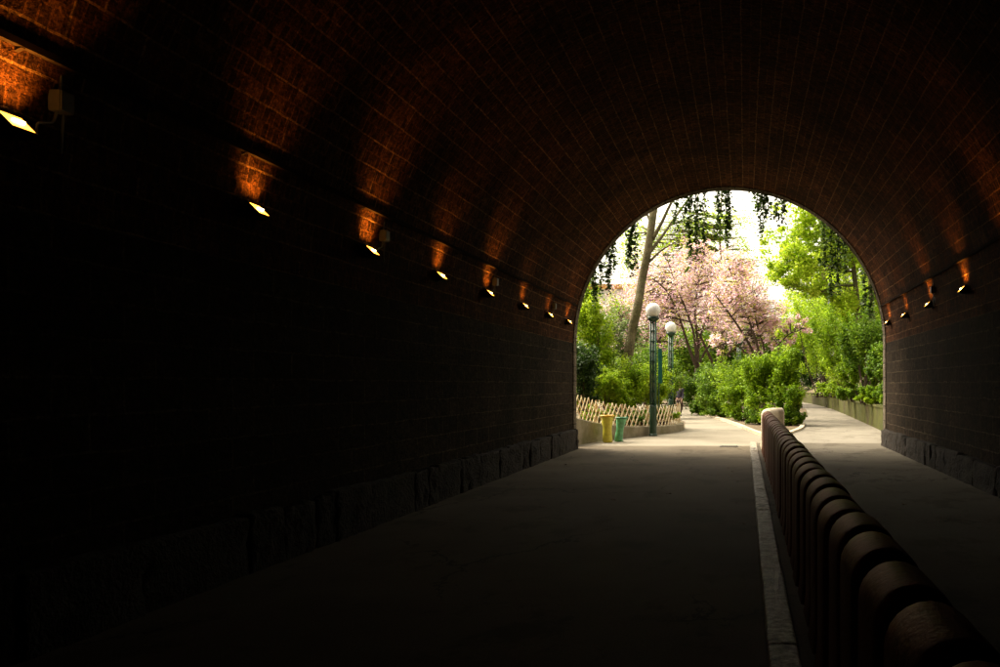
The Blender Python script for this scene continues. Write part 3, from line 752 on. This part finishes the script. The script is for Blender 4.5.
cherry('pink flowering cherry far back, above the leaning tree base on the left', gnd(646, 408),
       ln((646,388,58,.17), (645,365,58,.15)),
       [ln((645,368,58,.12), (632,335,57.6,.08), (618,312,57.3,.05)), ln((645,365,58,.12), (648,330,58.4,.08), (655,295,58.8,.05)), ln((645,366,58,.1), (662,335,58.2,.07), (678,310,58.4,.05))],
       [ell(632, 300, 57.8, 2.4, 2.2, 2.0), ell(652, 280, 58.8, 2.4, 2.2, 2.4), ell(614, 315, 57.5, 1.9, 1.6, 1.8), ell(672, 310, 58.4, 2.0, 2.0, 2.0), ell(650, 335, 58, 2.4, 2.2, 1.6), ell(622, 345, 58, 2.0, 2.0, 1.2)], 380, 34, .135)
cherry('pale pink cherry at the back, seen between the other two cherries', gnd(716, 407),
       ln((716,388,62,.18), (716,368,62,.15)),
       [ln((716,370,62,.12), (700,335,61.6,.09), (690,305,61.3,.05)), ln((716,368,62,.12), (722,330,62.4,.09), (728,290,62.8,.05)), ln((716,368,62,.1), (745,335,62.2,.08), (762,315,62.4,.05))],
       [ell(700, 275, 62, 2.8, 2.4, 2.4), ell(728, 270, 63, 2.2, 2.4, 2.2), ell(715, 315, 62, 3.2, 2.6, 2.2), ell(752, 295, 63, 2.4, 2.0, 2.2), ell(765, 322, 62.5, 2.4, 2.0, 1.6), ell(690, 250, 63, 1.8, 1.8, 1.4), ell(745, 345, 62, 2.4, 2.0, 1.4), ell(790, 335, 62, 2.0, 2.0, 1.4)], 430, 34, .135)
# light green trees on the right
tree('broadleaf_tree', 'slender tree with spreading lime foliage standing above the mossy wall',
     [(at(862, 372, 38), .16)] + ln((860,330,38,.145), (856,290,38,.12), (852,255,38,.10), (848,215,38,.07), (844,150,38,.04)),
     [ln((854,272,38,.06), (835,268,37.7,.045), (812,262,37.4,.035), (790,262,37.2,.02)),
      ln((852,255,38,.06), (835,246,38.2,.045), (810,240,38.5,.03), (785,228,38.8,.02)),
      ln((855,285,38,.05), (838,286,37.5,.04), (815,294,37.2,.02)), ln((850,235,38,.05), (838,222,37.8,.035), (815,205,37.6,.02))],
     [ell(800, 262, 37.6, 1.9, 2.0, 1.1), ell(812, 232, 38.2, 1.8, 2.0, 1.2), ell(783, 280, 37.6, 1.2, 1.4, .7), ell(838, 255, 38, 1.4, 1.6, 1.5), ell(770, 270, 37.6, .9, 1.2, .8), ell(776, 238, 38.4, 1.0, 1.2, .8), ell(812, 200, 38, 1.9, 2.0, 1.2), ell(850, 200, 38, 1.8, 1.8, 1.6), ell(820, 290, 37.4, 1.6, 1.5, .7), ell(850, 300, 37.6, 1.2, 1.3, .8)], ['leaf_lime'], .14, 95, 260, 'bark', .28, group='green trees on the right bank', tshift=.25)
tree('broadleaf_tree', 'thin straight grey tree beside the right edge of the portal',
     [(at(876, 375, 36), .12)] + ln((874,330,36,.105), (870,280,36,.09), (866,240,36,.07), (862,180,36,.04)),
     [ln((871,300,36,.04), (880,280,36,.03), (890,262,36,.02))], [ell(875, 265, 37.5, 1.0, 1.2, 1.4), ell(862, 210, 36.5, 1.5, 1.5, 1.2), ell(885, 310, 37, .8, 1.0, 1.0)], ['leaf_lime'], .12, 120, 80, 'bark', .32, 'green trees on the right bank')
tree('broadleaf_tree', 'tall mid green tree far back on the right bank',
     [(at(826, 378, 58), .22)] + ln((826,330,58,.19), (824,290,58,.15), (822,240,58,.08)),
     [], [ell(826, 300, 58, 3.2, 2.8, 2.4), ell(800, 325, 57, 2.4, 2.2, 1.8), ell(846, 255, 59, 3.0, 2.4, 2.4), ell(860, 310, 57, 2.6, 2.4, 2.4), ell(812, 270, 59, 2.4, 2.0, 1.6)], ['leaf_lime'], .20, 130, 170, 'bark', .27, group='green trees on the right bank', tshift=.2)
tree('slender_tree', 'thin airy pale green tree rising far behind the pink cherries',
     [(gnd(722, 405), .2)] + ln((722,360,68,.18), (724,300,68,.13), (720,240,68,.09), (722,190,68,.05)), [],
     [ell(722, 225, 68, 3.4, 3, 2.6), ell(690, 235, 68, 3, 3, 2.4), ell(655, 240, 68, 3, 3, 2.6), ell(625, 255, 68, 2.6, 3, 2.2), ell(745, 260, 68, 2.4, 2.6, 2.4)], ['leaf_lime'], .15, 26, 330, 'bark', .20, twig=.006)
# far green trees closing the view
for i, (px, d, h, w, mt, lb) in enumerate([
        (585, 52, 4.8, 3.0, 'leaf_bright', 'far bright green tree low beside the left jamb of the portal'),
        (672, 66, 6.6, 4.6, 'leaf_mid', 'far mid green tree behind the two lamp posts'),
        (708, 72, 8.2, 5.2, 'leaf_bright', 'far bright green tree behind the forked cherry trunk'),
        (745, 70, 8.0, 5.0, 'leaf_mid', 'far mid green tree behind the middle of the planted island'),
        (792, 84, 7.2, 5.2, 'leaf_mid', 'far dark-toned tree at the bend of the right hand path'),
        (640, 74, 4.6, 4.5, 'leaf_grey', 'far grey green tree behind the leaning trunk'),
        (612, 46, 3.6, 2.8, 'leaf_grey', 'grey green small tree behind the planter shrubs')]):
    b = at(px, 400, d); b.z = 0
    tree('background_tree', lb, [(b, .22), (b + Vector((.1,0,h*.35)), .17), (b + Vector((-.1,.1,h*.7)), .1)], [],
         [((b.x, b.y, h*.58), (w*.8, w*.7, h*.40)), ((b.x-w*.4, b.y, h*.42), (w*.5, w*.5, h*.30)), ((b.x+w*.4, b.y+.3, h*.48), (w*.5, w*.5, h*.34))], [mt], .24, 190, 60, 'bark_d', .33, 'far trees closing the view')

# ------------------------------------------------------------------ shrubs
def SH(px, py, d, label, crowns, mat, leaf=.10, per=170, k=45, mat2=None, zb=0, tshift=0, group='shrubs beyond the portal', cl=.33):
    b = at(px, py, d); b.z = zb
    shrub('shrub', label, 'shrub', b, [ell(*c) for c in crowns], mat, leaf, per, k, group, 7, mat2, 'bark_d', cl, tshift)
g1 = 'shrubs in the planter'
SH(582, 420, 27.0, 'dark evergreen shrub against the left jamb of the portal', [(582,378,27,.55,.8,.75)], 'leaf_dark', .10, 200, 50, None, .35, 0, g1)
SH(590, 415, 30.0, 'tall bright green shrub at the left end of the planter', [(585,335,30,1.0,1.0,1.1), (592,370,30,1.0,.9,.8), (578,310,30.5,.8,.9,.8)], 'leaf_bright', .11, 200, 70, None, .3, .3, g1)
SH(608, 415, 32.0, 'grey green shrub with pale flecks behind the planter hedge', [(604,340,32,.9,.9,1.1), (618,352,32,.8,.8,.9)], 'leaf_grey', .10, 170, 45, None, .3, .1, g1)
SH(605, 420, 28.6, 'low bright shrub in the planter above the yellow bin', [(603,392,28.6,.8,.7,.55), (590,395,28.2,.5,.6,.4)], 'leaf_bright', .09, 220, 45, None, .25, .22, g1)
SH(630, 420, 29.4, 'rounded bright green shrub in the planter between bin and lamp', [(630,385,29.4,.95,.75,.6), (620,398,28.8,.7,.6,.35)], 'leaf_bright', .09, 230, 55, None, .25, .22, g1)
SH(654, 415, 30.6, 'leafy bright shrub in the planter behind the nearest lamp post', [(652,392,30.4,.7,.7,.55), (660,402,30.3,.3,.4,.25)], 'leaf_bright', .09, 220, 45, None, .25, .22, g1)
SH(660, 412, 41.0, 'mid green shrub standing behind the second lamp post', [(658,380,41,1.2,1.0,1.0), (642,378,41,1.0,1.0,1.0)], 'leaf_mid', .12, 200, 60, None, 0, .1)
for i, (px, py, dd, l, mt) in enumerate([(626,425,26.7,'low ground leaves spilling over the planter edge beside the green bin','leaf_mid'), (600,420,25.6,'small leafy plant at the planter edge above the yellow bin','leaf_bright'), (664,420,29.0,'small plant behind the lattice right of the lamp','leaf_bright'), (642,422,27.9,'small plant behind the lattice left of the lamp','leaf_mid')]):
    SH(px, py, dd, l, [(px, py-4, dd, .5, .3, .2)], mt, .08, 120, 22, None, .25, 0, 'small plants in the planter')
g2 = 'shrubs in the planted island'
SH(702, 412, 46.0, 'dark shrub at the far left tip of the planted island', [(700,395,46,1.1,1.0,.8), (712,388,46,.9,.9,.8)], 'leaf_mid', .11, 210, 55, None, .03, -.12, g2)
SH(722, 414, 43.0, 'mid green shrub in the planted island below the forked cherry', [(722,390,43,1.0,.9,1.0), (712,402,42,.6,.6,.5)], 'leaf_mid', .11, 210, 55, None, .03, .05, g2)
SH(742, 416, 38.0, 'broad bright shrub in the middle of the planted island', [(742,388,38,1.1,.9,.95), (728,402,37.6,.6,.6,.5), (752,400,37,.6,.6,.5)], 'leaf_bright', .10, 220, 70, None, .03, -.02, g2)
SH(764, 420, 34.5, 'upright bright shrub in the planted island left of the barrier end', [(764,380,34.5,.75,.7,.9), (757,402,34,.5,.5,.45)], 'leaf_bright', .10, 210, 55, None, .03, 0, g2)
SH(787, 424, 33.5, 'leafy bright shrub at the nose of the planted island beside the barrier end', [(787,375,33.8,.65,.6,.85), (788,404,33.3,.66,.55,.55), (778,392,33.5,.5,.5,.6)], 'leaf_bright', .10, 220, 65, None, .03, -.04, g2)
SH(800, 405, 60.0, 'dark shrub where the right path bends behind the island', [(801,372,60,1.2,1.2,1.6), (792,350,61,1.2,1.2,1.6)], 'leaf_dark', .15, 200, 50, None, 0, .1)
for px, py, dd, rx, lb, mt in [(742, 415, 37.2, .75, 'low leafy plant under the broad bright shrub of the island', 'leaf_bright'), (760, 420, 34.0, .6, 'low leafy plant left of the barrier end on the island', 'leaf_mid'), (776, 421, 33.0, .55, 'low leafy plant between the two nearest island shrubs', 'leaf_bright'), (791, 421, 32.9, .5, 'low leafy plant at the tip of the island by the right path', 'leaf_mid'), (722, 413, 41.5, .8, 'low leafy plant below the forked cherry', 'leaf_mid'), (704, 411, 45.0, .8, 'low dark plant at the left tip of the island', 'leaf_mid')]:
    SH(px, py, dd, lb, [(px, py, dd, rx, rx*.7, .36)], mt, .09, 120, 40, None, .03, .02, 'low plants in the planted island')
g3 = 'shrubs on the right bank'
for i, (px, py, dd, rx, rz, mt, l, ts) in enumerate([
        (890, 368, 31, .75, .8, 'leaf_mid', 'mid green shrub on the bank beside the right jamb', .1),
        (866, 374, 35.5, 1.0, .75, 'leaf_bright', 'bright low shrub hanging over the mossy wall', -.05),
        (868, 345, 34, 1.1, 1.0, 'leaf_mid', 'tall grey toned shrub on the bank near the right jamb', .0),
        (845, 366, 43.5, 1.2, 1.1, 'leaf_bright', 'bright rounded shrub on the right bank above the mossy wall', .05),
        (824, 358, 54, 1.4, 1.5, 'leaf_bright', 'bright shrub on the far end of the right bank', .1),
        (845, 330, 44, 1.7, 1.5, 'leaf_bright', 'tall feathery bright shrub high on the right bank', .0),
        (872, 320, 40, 1.4, 1.4, 'leaf_bright', 'high bright shrub under the thin grey tree', -.05),
        (818, 330, 54, 1.8, 1.6, 'leaf_lime', 'lime shrub high behind the right bank', 0),
        (892, 396, 29.8, .5, .3, 'leaf_mid', 'low green plant on the mossy wall beside the jamb', .1),
        (876, 396, 32.8, .7, .26, 'leaf_bright', 'low bright plant spilling along the mossy wall top', .05),
        (853, 393, 40.4, .8, .3, 'leaf_mid', 'low mid green plant along the middle of the mossy wall', .1),
        (832, 389, 51.6, .9, .42, 'leaf_bright', 'low bright plant along the far part of the mossy wall', .1)]):
    base = at(px, py, dd); zb = .85 + max(0, (base.x - 5.2))*.28
    SH(px, py, dd, l, [(px, py, dd, rx, rx*.9, rz), (px-rx*9, py+4, dd-.3, rx*.6, rx*.6, rz*.6), (px+rx*9, py-3, dd+.3, rx*.6, rx*.6, rz*.7)], mt, .11, 200, 55, None, zb, ts, g3)

# ------------------------------------------------------------------ hanging ivy on the portal
def ivy(label, strands, y=YF+.12):
    """strands: (px, top py, bottom py, width px)"""
    d = y; p0 = at(strands[0][0], strands[0][1], d)
    o = thing('hanging_ivy', label, 'ivy', p0, 'ivy hanging over the portal')
    bm = bmesh.new(); cs = []; ss = []
    for px, t, b, w in strands:
        A = at(px, t, d) - p0 + Vector((0, 0, .55)); B = at(px + random.uniform(-3, 3), b, d) - p0
        n = max(5, int((A-B).length/.10)); pts = []
        for i in range(n+1):
            q = i/n; v = A.lerp(B, q) + Vector((RNG.normal()*.025, RNG.normal()*.04 + .08*q, 0)); pts.append(v)
            cs.append(v); ss.append(max(.04, w/38.5/2*(1-.5*q)*random.choice((.15, .4, .8, 1.2, 1.9))))
        tube(bm, pts, np.linspace(.014, .005, len(pts)), 5)
    from_bm('vine', bm, M['bark_d'], o, True)
    leaves_mesh('foliage', cs, ss, 19, .085, M['ivy'], o, droop=.22)
ivy('long thin ivy strand at the lower left of the portal arch', [(595,262,300,6), (599,255,288,5), (591,268,290,4)])
ivy('ivy strand hanging left of the leaning tree', [(609,243,288,6), (606,246,272,6), (613,240,262,5)])
ivy('ivy strand hanging just left of the leaning trunk top', [(632,222,268,8), (636,218,262,6), (628,228,250,5)])
ivy('broad thick ivy curtain right of the leaning trunk', [(684,196,225,14), (690,192,262,13), (697,192,255,12), (703,191,238,8), (678,200,222,8)])
ivy('ivy curtain hanging from the top of the arch', [(718,189,235,8), (724,188,240,9), (728,189,226,7)])
ivy('short bushy ivy clump right of the arch top', [(756,189,206,14), (764,191,213,17), (769,192,212,15), (775,194,216,15), (784,199,218,12), (762,191,232,6)])
ivy('thick ivy strand hanging on the right side of the arch', [(824,223,262,10), (832,228,292,11), (838,236,288,9), (843,242,270,7)])
ivy('small ivy strand low on the right edge of the arch', [(866,282,306,6), (872,292,315,6)])

# ------------------------------------------------------------------ far buildings
def building(label, px, d, w, h, roof):
    c = at(px, 400, d); c.z = 0
    o = thing('apartment_building', label, 'building', c, 'pale buildings behind the park')
    bm = bmesh.new(); box(bm, (-w/2, 0, 0), (w/2, 9, h)); from_bm('wall', bm, M['render'], o)
    bm = bmesh.new(); box(bm, (-w/2-.2, -.25, h+.003), (w/2+.2, 9.2, h+.5)); from_bm('cornice', bm, M[roof], o)
    bm = bmesh.new()
    for z in (1.0, .7): beam(bm, (-w/2, -.1, h+.5+z), (w/2, -.1, h+.5+z), .05, .05)
    for k in range(int(w/1.5)+1): beam(bm, (-w/2+k*1.5, -.1, h+.5), (-w/2+k*1.5, -.1, h+1.5), .05, .05)
    from_bm('railing', bm, M['rail'], o)
    z = 1.2
    while z + 2 < h:
        x = -w/2 + 1
        while x + 1.2 < w/2:
            bm = bmesh.new(); box(bm, (x, -.06, z), (x+1.1, .02, z+1.7)); wo = from_bm('window', bm, M['render'], o)
            bm = bmesh.new(); box(bm, (x+.1, -.075, z+.1), (x+1.0, -.062, z+1.6)); from_bm('pane', bm, M['window'], wo)
            x += 2.6
        z += 3.0
building('pale building with ochre cornice and roof railing behind the left cherry', 612, 92, 16, 12.0, 'orange')
building('pale building glimpsed between the cherries and the right hand trees', 775, 120, 18, 10.5, 'rail')

# ------------------------------------------------------------------ person behind the fence
def skin_mesh(name, verts, edges, radii, mat, parent=None, root=0):
    me = bpy.data.meshes.new(name); me.from_pydata(verts, edges, []); o = link(name, me, mat, parent)
    sk = o.modifiers.new('skin', 'SKIN'); sk.use_smooth_shade = True
    for i, r in enumerate(radii):
        v = me.skin_vertices[0].data[i]; v.radius = (r, r) if not isinstance(r, tuple) else r; v.use_root = (i == root)
    ss = o.modifiers.new('sub', 'SUBSURF'); ss.levels = ss.render_levels = 2
    return o
pp = at(679.5, 400, 44); pp.z = 0
per = thing('person', 'person with blond hair in a dark jacket walking behind the lattice fence end', 'person', pp, None, math.radians(-25))
def body():
    V = [(0,0,.92),(0,0,1.08),(0,.01,1.25),(0,.02,1.38),(0,.0,1.46),(0,-.01,1.53),(0,-.02,1.60),(0,-.01,1.68)]
    Rr = [(.15,.11),(.13,.10),(.15,.11),(.14,.10),(.055,.055),(.065,.075),(.078,.095),(.06,.075)]
    E = [(i,i+1) for i in range(7)]
    def add(v, r, p): V.append(v); Rr.append(r); E.append((p, len(V)-1)); return len(V)-1
    for s, k in ((-1, 1), (1, -1)):
        h = add((s*.09,0,.86), .085, 0); kn = add((s*.095,-.10*k,.48), .055, h); an = add((s*.095,.08*k-.02,.09), .038, kn); add((s*.1,.08*k-.16,.04), .035, an)
        sh = add((s*.18,.02,1.36), .06, 3); el = add((s*.23,.06*k+.04,1.08), .042, sh); wr = add((s*.22,.10*k-.04,.86), .028, el); pm = add((s*.215,.10*k-.06,.80), .03, wr)
        for f in range(4): a = add((s*.215+.0, .10*k-.085+.018*f, .745), .009, pm); add((s*.205, .10*k-.09+.018*f, .70-.008*abs(f-1.5)), .008, a)
        t = add((s*.20, .10*k-.10, .775), .010, pm); add((s*.19, .10*k-.115, .74), .009, t)
    nose = add((0,-.115,1.595), .014, 6)
    return V, E, Rr
V, E, Rr = body(); skin_mesh('body', V, E, Rr, M['skin'], per)
JV = [(0,0,.86),(0,0,1.08),(0,.01,1.25),(0,.02,1.40),(-.185,.02,1.37),(-.235,.10,1.08),(-.225,.08,.88),(.185,.02,1.37),(.235,-.02,1.08),(.225,-.13,.88)]
skin_mesh('jacket', JV, [(0,1),(1,2),(2,3),(3,4),(4,5),(5,6),(3,7),(7,8),(8,9)], [(.185,.14),(.165,.13),(.18,.135),(.15,.11),.075,.058,.045,.075,.058,.045], M['jacket'], per)
TV = [(0,0,.93),(-.09,0,.84),(-.095,-.10,.48),(-.095,.05,.11),(.09,0,.84),(.095,.10,.48),(.095,-.10,.11)]
skin_mesh('trousers', TV, [(0,1),(1,2),(2,3),(0,4),(4,5),(5,6)], [(.165,.12),.10,.07,.055,.10,.07,.055], M['trousers'], per)
bm = bmesh.new(); bmesh.ops.create_icosphere(bm, subdivisions=3, radius=1)
for v in bm.verts:
    c = v.co.copy(); f = 1.0 if c.y > -.35 or c.z > .45 else .82
    v.co = Vector((c.x*.098*f, c.y*.118*f + .012, c.z*(.125 if c.z > 0 else (.20 if c.y > 0 else .06)) + 1.63)) + Vector((RNG.normal(), RNG.normal(), RNG.normal()))*.003
from_bm('hair', bm, M['hair'], per, True)
for s, k in ((-1, 1), (1, -1)):
    bm = bmesh.new(); box(bm, (s*.1-.045, .08*k-.22, 0), (s*.1+.045, .08*k+.05, .085), .025); from_bm('shoe', bm, M['shoe'], per, True)

# ------------------------------------------------------------------ small things on the ground
rs = random.Random(11)
def scrap(name, label, cat, p, size, mat, group=None):
    bm = bmesh.new(); n = 9; top = []; c = bm.verts.new((0, 0, size*.22)); cb = bm.verts.new((0, 0, .002))
    for k in range(n): a = 2*PI*k/n; r = size*rs.uniform(.6, 1.1); top.append(bm.verts.new((r*math.cos(a), r*.75*math.sin(a), rs.uniform(.004, size*.35))))
    for k in range(n): bm.faces.new((c, top[k], top[(k+1)%n])); bm.faces.new((cb, top[(k+1)%n], top[k]))
    o = from_bm(name, bm, M[mat]); o.location = p; o.rotation_euler.z = rs.uniform(0, 6); tag(o, label, cat, group)
scrap('paper_scrap', 'small white paper scrap at the foot of the left wall near the portal', 'litter', gnd(562, 454), .09, 'paper')
dl = [((565,465),'left part of the road near the portal'), ((543,507),'left middle of the road in shade'), ((669,494),'middle of the road in shade'), ((733,472),'road beside the kerb'), ((614,500),'road right of the shaded middle')]
for (px, py), w in dl: scrap('dead_leaf', f'dark curled dead leaf on the {w}', 'leaf', gnd(px, py, .002), .055, 'dead', 'dead leaves on the road')
for (px, py), w in [((880,480),'walkway below the right wall'), ((905,505),'walkway in the shade by the right wall'), ((838,470),'walkway beside the barrier')]:
    scrap('dead_leaf', f'dark curled dead leaf on the {w}', 'leaf', gnd(px, py, ZW+.002), .055, 'dead', 'dead leaves on the walkway')
for k in range(16):
    x = rs.choice((rs.uniform(-4.0, -3.4), rs.uniform(-.35, .1), rs.uniform(-3.5, 0))); y = rs.uniform(8, 21)
    scrap('fallen_leaf', 'tiny brown fallen leaf lying on the shaded tunnel road', 'leaf', (x, y, .002), .035, 'dead', 'tiny fallen leaves on the tunnel road')
p = gnd(729, 446.5); o = thing('drain_grate', 'small dark iron drain grate let into the path at the portal', 'drain', (p.x, p.y, -.003))
bm = bmesh.new()
for k in range(7): box(bm, (-.21+k*.06, -.15, .0), (-.18+k*.06, .15, .014))
from_bm('bar', bm, M['iron'], o)
bm = bmesh.new(); box(bm, (-.24,-.18,0), (.24,-.152,.016)); box(bm, (-.24,.152,0), (.24,.18,.016)); box(bm, (-.24,-.151,0), (-.212,.151,.016)); box(bm, (.212,-.151,0), (.24,.151,.016)); from_bm('frame', bm, M['iron'], o)

# ------------------------------------------------------------------ light, sky, camera
el, az = math.radians(53), math.radians(-56)     # sun azimuth from +y towards +x
world = bpy.data.worlds.new('World'); SC.world = world; world.use_nodes = True
nt = world.node_tree; bg = nt.nodes['Background']
sky = nt.nodes.new('ShaderNodeTexSky'); sky.sky_type = 'NISHITA'; sky.sun_disc = False
sky.sun_elevation = el; sky.sun_rotation = az; sky.dust_density = 6; sky.air_density = 1.0; sky.ozone_density = 1
hs = nt.nodes.new('ShaderNodeHueSaturation'); hs.inputs['Saturation'].default_value = .12; hs.inputs['Value'].default_value = 1.25
nt.links.new(sky.outputs[0], hs.inputs['Color'])
wt = nt.nodes.new('ShaderNodeMix'); wt.data_type = 'RGBA'; wt.blend_type = 'MULTIPLY'; wt.inputs[0].default_value = 1
wt.inputs[7].default_value = (1, .90, .73, 1); nt.links.new(hs.outputs[0], wt.inputs[6])   # warm overcast
nt.links.new(wt.outputs[2], bg.inputs['Color'])
bg.inputs['Strength'].default_value = .15
sd = bpy.data.lights.new('sun', 'SUN'); sd.energy = 1.3; sd.angle = math.radians(35); sd.color = (1, .90, .70)
so = bpy.data.objects.new('sun', sd); COL.objects.link(so)
dv = Vector((math.sin(az)*math.cos(el), math.cos(az)*math.cos(el), math.sin(el)))
so.rotation_euler = dv.to_track_quat('Z', 'Y').to_euler(); so.location = dv*60

cd = bpy.data.cameras.new('camera'); cam = bpy.data.objects.new('camera', cd); COL.objects.link(cam); SC.camera = cam
cd.sensor_width = 36; cd.lens = F*36/1000; cd.shift_x = (500-VX)/1000; cd.shift_y = (VY-333.5)/1000
cam.location = (0, 0, EYE); cam.rotation_euler = (PI/2, 0, 0); cd.clip_start = .05; cd.clip_end = 2000
vs_ = SC.view_settings; vs_.view_transform = 'Standard'; vs_.look = 'None'; vs_.exposure = 1.75; vs_.gamma = 1
SC.render.engine = 'CYCLES'
cy = SC.cycles; cy.use_denoising = True; cy.max_bounces = 8; cy.diffuse_bounces = 5; cy.transmission_bounces = 4; cy.sample_clamp_indirect = 6
